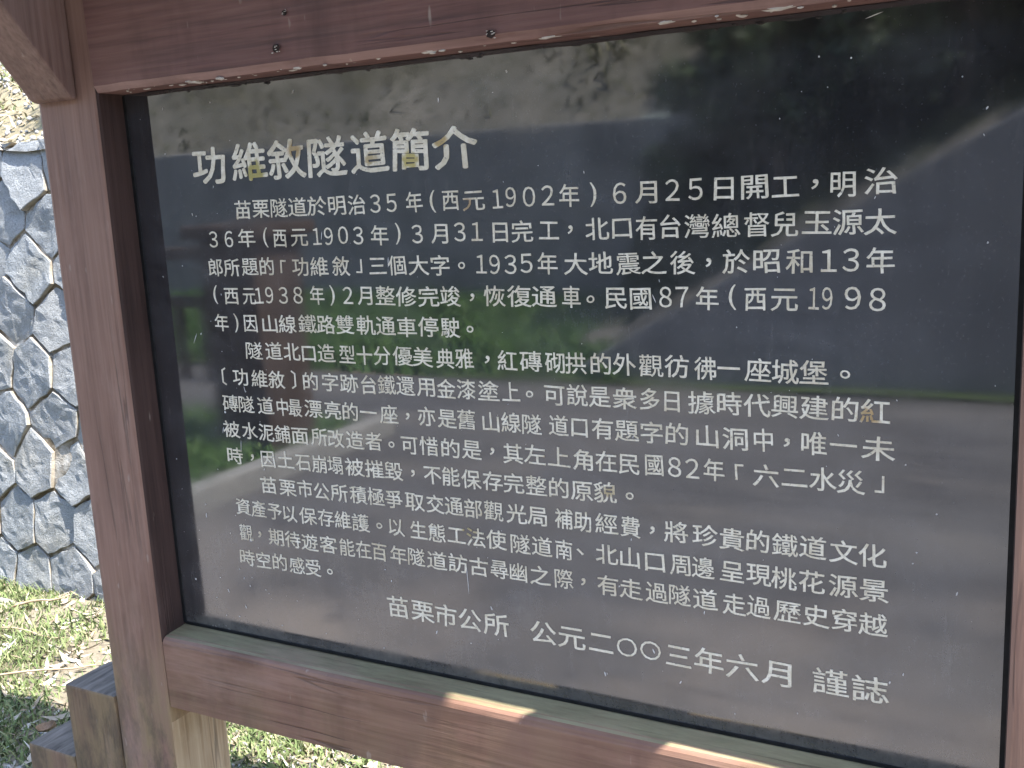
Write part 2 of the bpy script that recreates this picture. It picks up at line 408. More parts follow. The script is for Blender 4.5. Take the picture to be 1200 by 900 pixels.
def blades(P, h, w, lean=.5, tint=None):
    """two-quad bent blades at points P"""
    n = len(P); a = rng.uniform(0, 2 * np.pi, n); la = rng.uniform(0, 2 * np.pi, n)
    h = h * rng.uniform(.5, 1.3, n); w = w * rng.uniform(.6, 1.3, n); ln = lean * rng.uniform(.2, 1.4, n) * h
    side = np.stack([np.cos(a), np.sin(a), np.zeros(n)], 1) * w[:, None] * .5
    out = np.stack([np.cos(la), np.sin(la), np.zeros(n)], 1)
    up = np.array([0, 0, 1.0])
    m = P + out * (ln * .35)[:, None] + up * (h * .6)[:, None]
    t = P + out * ln[:, None] + up * (h * np.where(ln > h, .75, 1.0))[:, None]
    V = np.stack([P - side, P + side, m + side * .8, m - side * .8, t + side * .12, t - side * .12], 1).reshape(-1, 3)
    b = np.arange(n)[:, None] * 6
    F = np.concatenate([b + np.array([[0, 1, 2, 3]]), b + np.array([[3, 2, 4, 5]])], 0)
    tt = rng.beta(1.8, 1.7, n) if tint is None else tint
    return V, F, np.concatenate([tt, tt])
def leaves_flat(P, L, W, curl=.25, tilt=.35, tint=None, azim=None):
    """lens-shaped dry leaves lying about: 2 quads folded on the midrib"""
    n = len(P); a = rng.uniform(0, 2 * np.pi, n) if azim is None else azim
    L = L * rng.uniform(.5, 1.5, n); W = W * rng.uniform(.6, 1.4, n)
    el = rng.normal(0, tilt, n); roll = rng.normal(0, .5, n)
    d = np.stack([np.cos(a) * np.cos(el), np.sin(a) * np.cos(el), np.sin(el)], 1)
    s = np.stack([-np.sin(a) * np.cos(roll), np.cos(a) * np.cos(roll), np.sin(roll)], 1)
    up = np.array([0, 0, 1.0])
    lift = (np.abs(np.sin(el)) * L * .5 + np.abs(np.sin(roll)) * W * .5 + .003)[:, None] * up
    c = P + lift
    ax = d * (L * .5)[:, None]; sx = s * (W * .5)[:, None]; cu = up * (L * curl * rng.uniform(-.2, 1, n))[:, None]
    V = np.stack([c - ax + cu, c - ax * .3 + sx, c + ax * .35 + sx * .9, c + ax + cu, c + ax * .35 - sx * .9, c - ax * .3 - sx, c - ax * .3 - up * (W * .12)[:, None], c + ax * .35 - up * (W * .12)[:, None]], 1).reshape(-1, 3)
    b = np.arange(n)[:, None] * 8
    F = np.concatenate([b + np.array([[6, 7, 2, 1]]), b + np.array([[5, 4, 7, 6]])], 0)
    T = np.concatenate([b + np.array([[0, 6, 1]]), b + np.array([[0, 5, 6]]), b + np.array([[1 + 6, 3, 2]]), b + np.array([[7, 4, 3]])], 0)
    Q = np.concatenate([F[:, [0, 1, 2]], F[:, [0, 2, 3]], T], 0)
    tt = rng.uniform(0, 1, n) if tint is None else tint
    return V, Q, np.concatenate([tt] * 8)

# ------------------------------------------------------------------ terrain, road
def terrain(name, xs, ys, fz, mat, kind='structure'):
    X, Y = np.meshgrid(xs, ys); Z = np.array([[fz(x, y) for x in xs] for y in ys])
    V = np.stack([X, Y, Z], 2).reshape(-1, 3); nx = len(xs)
    i = (np.arange(len(ys) - 1)[:, None] * nx + np.arange(nx - 1)[None]).ravel()
    F = np.stack([i, i + 1, i + 1 + nx, i + nx], 1)
    o = np_mesh(name, V, F, None, mat, smooth_=True); o['kind'] = kind; return o
def nz(x, y, s, seed=0): return mnoise.noise(Vector((x * s, y * s, seed)))

WALL_Y, WALL_H, BATTER = 1.345, 1.76, .13
terrain('ground', np.array([-300, -60, -20, -9] + list(np.linspace(-6, 4, 120)) + [6, 9, 20, 60, 300]),
        np.array([-300, -60, -20, -8.6, -6, -3, -1.2] + list(np.linspace(-.6, 1.7, 36)) + [2.5, 20, 300]),
        lambda x, y: (.018 * nz(x, y, 3.0) + .012 * nz(x, y, 9.0)) if -6 < x < 4 and -.6 < y < 1.8 else 0.0, M['soil'])
bm = bmesh.new(); box(bm, -60, 60, -5.72, -.62, -.1, .004)
for f in [f for f in bm.faces if f.normal.z < .9]: bm.faces.remove(f)
tag(bm_obj('road', bm, M['road']), kind='structure')
bm = bmesh.new(); box(bm, -60, 60, -.62, -.50, -.1, .10); bevel_all(bm, .012)
tag(bm_obj('kerb', bm, M['kerb']), kind='structure')

# hillside behind the stone wall
def backslope(x, y):
    d = y - (WALL_Y + BATTER * WALL_H + .05)
    return WALL_H - .03 + max(0, d) * .62 + .10 * nz(x, y, .9, 2) * min(1, d + .2) + .035 * nz(x, y, 3.2, 5) + .5 * nz(x, y, .12, 3) * min(1, max(0, d) / 4)
terrain('hillside', np.array([-60, -30, -18, -12, -9] + list(np.linspace(-7, 3, 90)) + [5, 8, 14, 25, 60]),
        np.array(list(np.linspace(WALL_Y + BATTER * WALL_H - .04, 5.5, 44)) + [7, 9, 12, 16, 22, 30]), backslope, M['slope'])

# opposite bank seen mirrored in the granite
def vz(x, y): return max(0.0, min(1.0, (-y - 5.75) / 2.5)) * .28 + .05 * nz(x, y, .8)
terrain('grass_bank', np.linspace(-30, 6, 73), np.linspace(-8.6, -5.72, 14), lambda x, y: vz(x, y) + .006, M['verge'])
def farhill(x, y):
    d = -y - 8.45
    return 2.05 + d * .72 + .28 * nz(x, y, .45, 7) + .12 * nz(x, y, 1.6, 1) + .8 * nz(x, y, .1, 4) * min(1, d / 4)
def rub(x, y):
    zt = float(np.interp(x, [-2.1, -.45, 1.2, 4.5, 12], [.10, 1.05, 1.95, 3.0, 3.6]))
    s_ = max(0.0, min(1.0, (-y - 6.9) / 3.2)); s_ = s_ * s_ * (3 - 2 * s_)
    z0_ = zt - .12 + (-y - 6.16) * .35 + .20 * nz(x, y, 1.3, 8) * min(1, (-y - 6.1) * 2) + .08 * nz(x, y, 4, 3)
    return z0_ * (1 - s_) + (farhill(x, y) + .05) * s_
def farcut(x, y):
    z = farhill(x, y)
    return min(z, rub(x, y) - .35) if x > -1.9 and y > -10.0 else z
terrain('far_hillside', np.linspace(-34, 20, 150), -np.concatenate([np.linspace(8.42, 14, 36), np.linspace(15, 34, 20)]), farcut, M['hill'])

# ------------------------------------------------------------------ stone retaining wall
def clip(poly, p, n):
    out = []
    for i in range(len(poly)):
        a, b = poly[i], poly[(i + 1) % len(poly)]
        da = (a[0] - p[0]) * n[0] + (a[1] - p[1]) * n[1]; db = (b[0] - p[0]) * n[0] + (b[1] - p[1]) * n[1]
        if da <= 0: out.append(a)
        if (da < 0 < db) or (db < 0 < da):
            t = da / (da - db); out.append((a[0] + (b[0] - a[0]) * t, a[1] + (b[1] - a[1]) * t))
    return out
U0, U1, VH = -8.0, 5.0, math.hypot(WALL_H, WALL_H * BATTER)
seeds = []
DX, DZ = .240, .205
r_ = 0; v = -.15
while v < VH + .25:
    u = U0 - .3 + (DX * .5 if r_ % 2 else 0)
    while u < U1 + .3:
        seeds.append((u + random.uniform(-.05, .05), v + random.uniform(-.045, .045))); u += DX
    v += DZ; r_ += 1
cn, sn = math.cos(math.atan(BATTER)), math.sin(math.atan(BATTER))
def wpt(u, v, d):      # d outwards
    return Vector((u, WALL_Y + v * sn - d * cn, v * cn + d * sn))
wall = tag(empty('stone_retaining_wall', (-2, WALL_Y, 0)), 'bluish grey retaining wall of rough fitted polygonal stones behind the sign', 'stone wall')
WOFF = (2, -WALL_Y, 0)
bm = bmesh.new(); tl = bm.faces.layers.float.new('tint')
for i, s in enumerate(seeds):
    poly = [(U0, -.08), (U1, -.08), (U1, VH), (U0, VH)]
    for j, q in enumerate(seeds):
        if i == j or abs(q[0] - s[0]) > .8 or abs(q[1] - s[1]) > .7: continue
        n = (q[0] - s[0], q[1] - s[1]); L_ = math.hypot(*n)
        ang = abs(n[1]) / L_
        gap = .0022 + .0062 * ang * random.uniform(.4, 1.3)
        p = ((q[0] + s[0]) / 2 - n[0] / L_ * gap, (q[1] + s[1]) / 2 - n[1] / L_ * gap)
        poly = clip(poly, p, n)
        if not poly: break
    if len(poly) < 3: continue
    cx = sum(p[0] for p in poly) / len(poly); cy = sum(p[1] for p in poly) / len(poly)
    # subdivide edges with small irregularity
    pp = []
    for k in range(len(poly)):
        a, b = poly[k], poly[(k + 1) % len(poly)]; L_ = math.hypot(b[0] - a[0], b[1] - a[1])
        if L_ < .012: pp.append(a); continue
        m = max(1, int(L_ / .035))
        for t in range(m):
            f = t / m; e = .002 if t == 0 else .0055
            pp.append((a[0] + (b[0] - a[0]) * f + random.uniform(-e, e), a[1] + (b[1] - a[1]) * f + random.uniform(-e, e)))
    tint = random.random(); bulge = random.uniform(.019, .028)
    tiltu, tiltv = random.uniform(-.09, .09), random.uniform(-.11, .11)
    rings = []
    for (sc_, dp) in ((1, -.02), (1, bulge * .82), (.985, bulge * .97), (.86, bulge), (.66, bulge), (.46, bulge), (.24, bulge)):
        ring = []
        for (x, y) in pp:
            ux, vy = cx + (x - cx) * sc_, cy + (y - cy) * sc_
            dd = dp + (0 if dp < 0 else tiltu * (ux - cx) + tiltv * (vy - cy) + .007 * mnoise.noise(Vector((ux * 8, vy * 8, i * 3.1))) * (1 if sc_ < 1 else .6) + .0045 * mnoise.noise(Vector((ux * 26, vy * 34, i))))
            ring.append(bm.verts.new(wpt(ux, vy, dd)))
        rings.append(ring)
    fs = []
    for a, b in zip(rings, rings[1:]):
        for k in range(len(pp)): fs.append(bm.faces.new((a[k], a[(k + 1) % len(pp)], b[(k + 1) % len(pp)], b[k])))
    c = bm.verts.new(wpt(cx, cy, bulge + .007 * mnoise.noise(Vector((cx * 8, cy * 8, i * 3.1)))))
    for k in range(len(pp)): fs.append(bm.faces.new((rings[-1][k], rings[-1][(k + 1) % len(pp)], c)))
    for f in fs: f[tl] = tint
    for f in fs[:len(pp)]: f.material_index = 1
bmesh.ops.recalc_face_normals(bm, faces=bm.faces[:])
bm_obj('stone_facing', bm, [M['stone'], M['stoneside']], wall, loc=WOFF)
bm = bmesh.new()
vs = [bm.verts.new(wpt(u, v_, d)) for u in (U0, U1) for v_ in (-.1, VH - .02) for d in (.010, -.35)]
for q in ((0, 1, 3, 2), (4, 6, 7, 5), (0, 4, 5, 1), (2, 3, 7, 6), (0, 2, 6, 4), (1, 5, 7, 3)): bm.faces.new([vs[i] for i in q])
bmesh.ops.recalc_face_normals(bm, faces=bm.faces[:])
cut(bm, 0, .08); cut(bm, 2, .08)
for v_ in bm.verts: v_.co.y += .007 * mnoise.noise(v_.co * 9)
bm_obj('mortar_bed', bm, M['mortar'], wall, loc=WOFF)

# ------------------------------------------------------------------ the sign
SX = .4945
sign = tag(empty('information_sign', (SX, 0, 0)), 'large brown timber framed sign holding a black granite plaque with cream Chinese inscription', 'sign')
OFF = (-SX, 0, 0)
XL0, XL1, XR0, XR1 = -.2955, -.1605, 1.1500, 1.2850
YF, YB = -.055, .073
ZB, ZT = .7675, 1.6725          # ledge, underside of the top rail
def timber(name, x0, x1, y0, y1, z0, z1, mat, bev=.006, axis=2, amp=.0022, parent=sign, extra=None):
    bm = bmesh.new(); box(bm, x0, x1, y0, y1, z0, z1); bevel_all(bm, bev, 2)
    cut(bm, axis, .05); wobble(bm, amp, 2.3)
    return bm_obj(name, bm, mat, parent, loc=OFF if parent else None)
for x0, x1, side in ((XL0, XL1, 1), (XR0, XR1, -1)):
    bm = bmesh.new(); box(bm, x0, x1, YF, YB, -.2, 2.42); bevel_all(bm, .006, 2)
    bm.faces.ensure_lookup_table()
    cut(bm, 2, .05); wobble(bm, .0018, 2.3)
    # the inner side between the rails has a darker wood colour
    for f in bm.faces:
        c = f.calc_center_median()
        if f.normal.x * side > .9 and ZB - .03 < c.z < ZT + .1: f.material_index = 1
        elif f.normal.x * side > .9 and c.z < .63: f.material_index = 2  # lower inner face coloured as if the sun reached it
    bm_obj('post', bm, [M['post'], M['reveal'], M['yellowish']], sign, loc=OFF)
def block(x0, x1, z1):
    bm = bmesh.new(); box(bm, x0, x1, YF - .001, .05, -.2, z1); bevel_all(bm, .005, 2)
    cut(bm, 2, .05); wobble(bm, .002, 3.1)
    for f in bm.faces:
        if f.normal.z > .9 : f.material_index = 1
    bm_obj('buttress_block', bm, [M['post2'], M['endgrain']], sign, loc=OFF)
block(-.4295, -.2985, .629); block(-.5640, -.4325, .479)
block(1.288, 1.419, .629); block(1.422, 1.553, .479)

# top rail with a chamfered lower lip
bm = bmesh.new()
prism(bm, [(-.049, ZT), (YF - .0005, ZT + .010), (YF - .003, ZT + .185), (.05, ZT + .185), (.05, ZT + .001), (.0, ZT)], XL1 + .001, XR0 - .001)
cut(bm, 0, .03)
for v in bm.verts:
    if v.co.z < ZT + .02: v.co.z += .0016 * mnoise.noise(Vector((v.co.x * 17, 3, 0))); v.co.y += .0012 * mnoise.noise(Vector((v.co.x * 25, 9, 0)))
for f in bm.faces:
    c = f.calc_center_median()
    if c.z < ZT + .012 and c.y < -.046 and abs(f.normal.x) < .5: f.material_index = 1
top_rail = bm_obj('top_rail', bm, [M['toprail'], M['lip']], sign, loc=OFF)
# lower rail: front arris eased by wear
bm = bmesh.new()
rz = ZB - .0005
prism(bm, [(YF, .637), (YF, rz - .012), (YF + .0025, rz - .0055), (YF + .007, rz - .0015), (YF + .0125, rz), (YF + .0145, rz - .0012), (YF + .0165, rz), (-.001, rz + .0025), (.05, rz + .0025), (.05, .637)], XL1 + .002, XR0 - .002)
cut(bm, 0, .03); wobble(bm, .0012, 6)
bm_obj('bottom_rail', bm, M['rail'], sign, loc=OFF)

# granite plaque
bm = bmesh.new(); box(bm, XL1 + .003, XR0 - .003, 0, .03, ZB + .004, ZT - .001)
plaque = bm_obj('plaque', bm, M['granite'], sign, loc=OFF)
# sealant bead along the right and left joints
bm = bmesh.new()
prism(bm, [(-.002, ZB + .006), (-.002, ZT - .003), (.004, ZT - .003), (.004, ZB + .006)], XR0 - .0075, XR0 - .0005)
prism(bm, [(-.002, ZB + .006), (-.002, ZT - .003), (.004, ZT - .003), (.004, ZB + .006)], XL1 + .0005, XL1 + .006)
for x in (0,):
    box(bm, XL1 + .0065, XR0 - .008, -.0022, .003, ZB + .0035, ZB + .0075)
bm_obj('sealant_bead', bm, M['sealant'], sign, loc=OFF)

# braces to the eaves
for x0, x1 in ((-.294, -.199), (1.1885, 1.2835)):
    bm = bmesh.new()
    a = (YF - .001, 1.664); k = 1.135
    prism(bm, [a, (YF - .012, 1.668), (-.62, 1.668 + .608 * k), (-.62, 1.668 + .608 * k + .16), (YF - .001, 1.85)], x0, x1)
    bevel_all(bm, .004, 2); wobble(bm, .0015, 4)
    bm_obj('brace', bm, M['brace'], sign, loc=OFF)
# small gabled roof
RX0, RX1 = -.62, 1.55
for s in (-1, 1):
    bm = bmesh.new()
    n = 17; w = (RX1 - RX0) / n
    ey = -.74 if s < 0 else .62
    ez = 2.30 if s < 0 else 2.36
    for i in range(n):
        x0 = RX0 + i * w + .003; x1 = RX0 + (i + 1) * w - .003
        prism(bm, [(0, 2.74), (ey, ez), (ey, ez + .026), (0, 2.766)] if s < 0 else [(0.001, 2.74), (0.001, 2.766), (ey, ez + .026), (ey, ez)], x0, x1)
    box(bm, RX0 + .01, RX1 - .01, ey * .97 - .01, ey * .97 + .01, ez - .05, ez + .005)
    bm_obj('roof_board', bm, M['roofwood'], sign, loc=OFF)
    bm = bmesh.new()
    prism(bm, [(0.0005 * s, 2.737), (ey, ez - .001), (ey, ez + .011), (0.0005 * s, 2.749)], RX0 + .01, RX1 - .01)
    bm_obj('roof_underlay', bm, M['roofwood'], sign, loc=OFF)
bm = bmesh.new(); prism(bm, [(-.1, 2.715), (0, 2.79), (.1, 2.715), (.1, 2.745), (0, 2.82), (-.1, 2.745)], RX0 - .01, RX1 + .01)
bm_obj('ridge_cap', bm, M['roofwood'], sign, loc=OFF)
bm = bmesh.new(); box(bm, RX0 + .05, RX1 - .05, -.06, .07, 2.42, 2.56); bevel_all(bm, .006)
bm_obj('ridge_beam', bm, M['toprail'], sign, loc=OFF)
bm = bmesh.new()
bm.free()
for x in (XL0 + .06, XR0 + .06):
    bm = bmesh.new(); box(bm, x - .045, x + .045, -.045, .045, 2.56, 2.735); bm_obj('king_post', bm, M['post'], sign, loc=OFF)

# nail holes, webs and flaking bits along the top rail
def blob(bm, p, r, sq=(1, 1, 1), sub=1):
    g = bmesh.ops.create_icosphere(bm, subdivisions=sub, radius=1, matrix=Matrix.Identity(4))
    for v in g['verts']:
        n = 1 + .45 * mnoise.noise(v.co * 1.7 + Vector(p) * 31)
        v.co = Vector(p) + Vector((v.co.x * r * sq[0] * n, v.co.y * r * sq[1] * n, v.co.z * r * sq[2] * n))
for x, z, r in ((.229, 1.745, .0035), (.209, 1.701, .0055), (.548, 1.683, .005)):
    bm = bmesh.new(); blob(bm, (x, YF - .003, z), r, (1.2, .22, 1), 2)
    bm_obj('nail_hole', bm, M['hole'], sign, loc=OFF)
    bm = bmesh.new()
    for k in range(7): blob(bm, (x + random.uniform(-1, 1) * r * 1.3, YF - .0045, z + random.uniform(-1, 1) * r * 1.2), r * random.uniform(.08, .2), (2.2, .5, .8))
    bm_obj('web_tuft', bm, M['web'], sign, loc=OFF)
bm = bmesh.new()
for k in range(46):
    x = random.choice([random.uniform(-.14, .1), random.uniform(.0, .35), random.uniform(.3, 1.0)]); r = random.uniform(.0008, .0028) * (1.6 if k % 9 == 0 else 1)
    blob(bm, (x, YF + random.uniform(.001, .03), ZT + random.uniform(-.002, .001)), r, (random.uniform(1, 3.4), 1, .8))
for x, L_ in ((.62, .018), (.90, .022), (.235, .008), (.45, .012), (.77, .012)):
    blob(bm, (x, YF + .008, ZT + .001), .0032, (L_ / .0032, 1, .9), 2)
tag(bm_obj('web_debris', bm, M['web'], sign, loc=OFF), kind='stuff')

# ------------------------------------------------------------------ inscription
ROWS = [
    ('功維敘隧道簡介',1.5535,[86,897,1606,2363,3115,3791,4519]),
    ('苗栗隧道於明治35年(西元1902年)6月25日開工，明治',1.4828,[686,1043,1387,1750,2111,2474,2824,3153,3431,3817,4111,4400,4763,5131,5337,5603,5877,6182,6515,6876,7228,7570,7862,8210,8579,8949,9279,9591,9996]),
    ('36年(西元1903年)3月31日完工，北口有台灣總督兒玉源太',1.439,[13,333,698,1072,1356,1732,2068,2273,2537,2812,3186,3509,3824,4189,4518,4788,5143,5478,5868,6174,6557,6896,7227,7538,7876,8236,8607,8938,9300,9652,10003]),
    ('郎所題的「功維敘」三個大字。1935年大地震之後，於昭和13年',1.3952,[6,344,710,1052,1370,1699,2053,2462,2785,3117,3442,3817,4170,4515,4826,5038,5274,5518,5834,6240,6588,6963,7305,7683,8008,8356,8716,9097,9437,9684,10010]),
    ('(西元1938年)2月整修完竣，恢復通車。民國87年(西元1998',1.3514,[-55,267,636,844,1049,1318,1600,1974,2260,2542,2850,3211,3565,3939,4305,4649,4998,5378,5762,6160,6428,6785,7122,7451,7663,7990,8299,8581,8937,9275,9430,9708,9989]),
    ('年)因山線鐵路雙軌通車停駛。',1.3076,[11,315,615,995,1350,1731,2087,2436,2824,3172,3543,3905,4273,4592]),
    ('隧道北口造型十分優美典雅，紅磚砌拱的外觀彷彿一座城堡。',1.2638,[629,1027,1383,1715,2057,2439,2751,3073,3432,3784,4157,4465,4836,5158,5512,5871,6184,6539,6874,7236,7577,7943,8247,8606,8936,9278,9631]),
    ('〔功維敘〕的字跡台鐵還用金漆塗上。可說是衆多日據時代興建的紅',1.22,[-55,289,679,1026,1366,1700,2076,2427,2787,3109,3440,3793,4139,4463,4835,5185,5476,5850,6190,6510,6859,7212,7511,7892,8253,8593,8936,9280,9635,9980]),
    ('磚隧道中最漂亮的一座，亦是舊山線隧道口有題字的山洞中，唯一未',1.1762,[13,357,747,1094,1349,1711,2078,2416,2746,3116,3448,3773,4121,4447,4835,5160,5478,5893,6196,6531,6881,7224,7569,7962,8312,8675,8956,9282,9619,10015]),
    ('被水泥鋪面所改造者。可惜的是，其左上角在民國82年「六二水災」',1.1324,[-16,372,710,1042,1401,1770,2098,2452,2799,3123,3442,3783,4146,4502,4835,5162,5508,5872,6228,6563,6891,7247,7525,7753,8044,8362,8699,9049,9384,9712,10041]),
    ('時，因土石崩塌被摧毀，不能保存完整的原貌。',1.0886,[6,370,691,1051,1403,1723,2037,2409,2774,3131,3466,3808,4129,4458,4808,5150,5512,5852,6197,6535,6889]),
    ('苗栗市公所積極爭取交通部觀光局補助經費，將珍貴的鐵道文化',1.0448,[655,1043,1404,1726,2074,2431,2765,3093,3460,3819,4141,4471,4795,5166,5502,5909,6192,6544,6888,7188,7529,7919,8266,8604,8934,9272,9631,9967]),
    ('資產予以保存維護。以生態工法使隧道南、北山口周邊呈現桃花源景',1.001,[56,385,726,1044,1407,1763,2095,2437,2789,3102,3500,3815,4153,4485,4823,5210,5547,5884,6135,6528,6862,7218,7567,7878,8261,8601,8923,9258,9635,9989]),
    ('觀，期待遊客能在百年隧道訪古尋幽之際，有走過隧道走過歷史穿越',0.9572,[73,367,709,1046,1393,1767,2133,2444,2749,3095,3419,3782,4152,4499,4839,5158,5498,5864,6168,6537,6873,7237,7557,7905,8289,8598,8965,9316,9649,9989]),
    ('時空的感受。',0.9134,[35,385,728,1083,1413,1755]),
    ('苗栗市公所公元二〇〇三年六月謹誌',0.8714,[3021,3457,3883,4297,4744,5508,5950,6392,6784,7130,7515,7938,8382,8829,9492,9961]),
]

fc = bpy.data.curves.new('glyph', 'FONT'); fo = bpy.data.objects.new('glyph', fc); COL.objects.link(fo)
fc.size = 1.0; fc.resolution_u = 3; fc.extrude = 0; fc.fill_mode = 'FRONT'
_cache = {}
def glyph(ch, off):
    key = (ch, off)
    if key not in _cache:
        fc.body = ch; fc.offset = off
        bpy.context.view_layer.update()
        dg = bpy.context.evaluated_depsgraph_get()
        me = bpy.data.meshes.new_from_object(fo.evaluated_get(dg))
        V = np.zeros(len(me.vertices) * 3); me.vertices.foreach_get('co', V)
        F = [tuple(p.vertices) for p in me.polygons]
        _cache[key] = (V.reshape(-1, 3), F); bpy.data.meshes.remove(me)
    return _cache[key]
def solid(ch):
    # thinned outline where the thinning keeps every stroke, else the plain one
    (V0, F0), (V1, F1) = glyph(ch, 0), glyph(ch, -.011)
    def area(V, F):
        s = 0.0
        for f in F:
            x, y = V[list(f), 0], V[list(f), 1]; s += .5 * abs(float(np.dot(x, np.roll(y, -1)) - np.dot(y, np.roll(x, -1))))
        return s
    cnt = {}
    for f in F0:
        for a_, b_ in zip(f, f[1:] + f[:1]): k_ = (min(a_, b_), max(a_, b_)); cnt[k_] = cnt.get(k_, 0) + 1
    per = sum(float(np.linalg.norm(V0[a_] - V0[b_])) for (a_, b_), c_ in cnt.items() if c_ == 1)
    a0, a1 = area(V0, F0), area(V1, F1); want = a0 - per * .011
    box_ok = np.abs(V0.min(0) - V1.min(0)).max() < .03 and np.abs(V0.max(0) - V1.max(0)).max() < .03
    ok = box_ok and abs(a1 - want) < .07 * a0
    return (glyph(ch, -.011), True) if ok else (glyph(ch, 0), False)
DENSE = set('灣鐵護觀歷邊還優雙據題舊興隧積謹簡震督整總鋪經極遊際過幽鋪尋塌磚')
PUNCT = '，。、'
BRUSH = [(0, 0)] + [(math.cos(k * math.pi / 4 + .2), math.sin(k * math.pi / 4 + .2)) for k in range(8)]
for ri, (txt, zc, xs) in enumerate(ROWS):
    Vs, Fs, nv = [], [], 0
    ti, sg = ri == 0, ri == len(ROWS) - 1
    for ci, (ch, xi) in enumerate(zip(txt, xs)):
        cjk = ord(ch) > 0x2e00; digit = ch.isdigit()
        if digit: ch = chr(ord(ch) + 0xfee0)
        off = (.030 if ti else .0215) if cjk else .013
        if ch in DENSE: off = .018 if ti else .0065
        (V, F), thin = (glyph(ch, 0), False) if ch in DENSE or not ti else solid(ch); V = V.copy()
        if not thin and ch not in DENSE: off = max(.004, off - .0125)
        x0, x1, y0, y1 = V[:, 0].min(), V[:, 0].max(), V[:, 1].min(), V[:, 1].max()
        size = .0650 if ti else .0405 if sg else .0315
        if not ti and not sg: size *= 1.03 + .05 * (xi / 1e4)
        sx, sy = size * 1.06, size * .92
        V[:, 0] -= (x0 + x1) / 2
        # crowded characters were cut narrower
        gaps = [abs(xs[k] - xi) / 1e4 for k in (ci - 1, ci + 1) if 0 <= k < len(xs)]
        if cjk and not digit and ch not in PUNCT: sx = max(.80 * sx, min(sx * 1.06, min(gaps) * 1.0))
        if ch in PUNCT: V[:, 1] -= (y0 + y1) / 2 + (.02 if ch != '。' else .06)
        elif cjk and ch not in '「」〔〕': V[:, 1] -= .385
        else: V[:, 1] -= (y0 + y1) / 2
        if digit: sx, sy = min(size * 1.0, min(gaps) * 1.45), size * 1.02
        if ch in '()': sy = size * .98
        if ch == '〇': sx, sy = size * .8, size * .72
        # hand cut irregularity: the chisel never makes the same stroke twice
        sd = ri * 37.7 + ci * 5.3; amp = .016 if cjk else .007
        for q in V:
            d = mnoise.noise_vector(Vector((q[0] * 3.1 + sd, q[1] * 3.1, .5)))
            e = mnoise.noise_vector(Vector((q[0] * 11 + sd, q[1] * 11, 2.5)))
            q[0] += d.x * amp + e.x * .008; q[1] += d.y * amp + e.y * .008
        # clerical sweep: strokes flare down slightly at the right foot
        if cjk and ch not in PUNCT and ch not in '「」〔〕〇':
            low = np.clip((-.15 - V[:, 1]) / .35, 0, 1); V[:, 0] *= 1 + .07 * low
        rot_ = random.uniform(-.03, .03); dx, dz = random.uniform(-.0006, .0006), random.uniform(-.0009, .0009)
        c_, s_ = math.cos(rot_), math.sin(rot_)
        X = (V[:, 0] * c_ - V[:, 1] * s_) * sx + xi / 1e4 + dx; Z = (V[:, 0] * s_ + V[:, 1] * c_) * sy + zc + dz
        # a round brush: the outline is laid down several times, each coat a hair above the last
        for bi, (bx_, bz_) in enumerate(BRUSH):
            Y = np.full(len(X), -.00045 - .00003 * bi)
            Vs.append(np.stack([X + bx_ * off * sx, Y, Z + bz_ * off * sy], 1)); Fs += [tuple(i + nv for i in f) for f in F]; nv += len(V)
    me = bpy.data.meshes.new('inscription_line')
    me.from_pydata(np.concatenate(Vs).tolist(), [], Fs); me.update()
    o = link('inscription_title' if ti else 'inscription_line', me, M['letter'], plaque)
    o['label'] = 'larger cream title line of the inscription' if ti else 'bigger closing signature line of the inscription' if sg else 'row of small cream Chinese characters beginning ' + txt[:4].strip('(')
bpy.data.objects.remove(fo)
# flecks of dropped paint and grit on the stone
bm = bmesh.new()
for k in range(170):
    x = random.uniform(XL1 + .02, XR0 - .02); z = random.uniform(ZB + .02, ZT - .02)
    if k > 60: x = random.uniform(XL1 + .01, XL1 + .25) if k % 2 else x; z = random.uniform(ZB + .01, ZB + .3) if k % 3 == 0 else z
    r = random.uniform(.0003, .0011) * (2.0 if k % 17 == 0 else 1)
    if -.01 < x < 1.03 and .97 < z < 1.6: r = min(r, .0005)
    a = random.uniform(-.6, .6); L_ = random.choice([1, 1, 1.3, 2, 4])
    n = 6
    ring = [bm.verts.new((x + math.cos(t) * r * math.cos(a) - math.sin(t) * r * L_ * math.sin(a), -.0006, z + math.cos(t) * r * math.sin(a) + math.sin(t) * r * L_ * math.cos(a))) for t in [2 * math.pi * i / n + random.uniform(-.3, .3) for i in range(n)]]
    bm.faces.new(ring)
for x, z, L_, a in ((.030, 1.215, .016, .25), (.035, 1.20, .012, -.2), (.015, 1.105, .022, .12), (-.02, 1.13, .012, .3), (.43, .935, .05, -.03), (.215, 1.44, .014, .2), (.33, 1.40, .016, .1), (-.06, 1.28, .02, .5), (.73, 1.35, .012, -.4), (.99, 1.66, .02, 1.3)):
    w_ = .0006
    ux, uz = math.sin(a), math.cos(a)
    ring = [bm.verts.new((x + ux * L_ * p + uz * w_ * q, -.0006, z + uz * L_ * p - ux * w_ * q)) for p, q in ((-.5, .2), (-.2, 1), (.2, .8), (.5, .1), (.2, -.9), (-.2, -.6))]
    bm.faces.new(ring)
bmesh.ops.recalc_face_normals(bm, faces=bm.faces[:])
tag(bm_obj('paint_flecks', bm, M['speck'], plaque), kind='stuff')

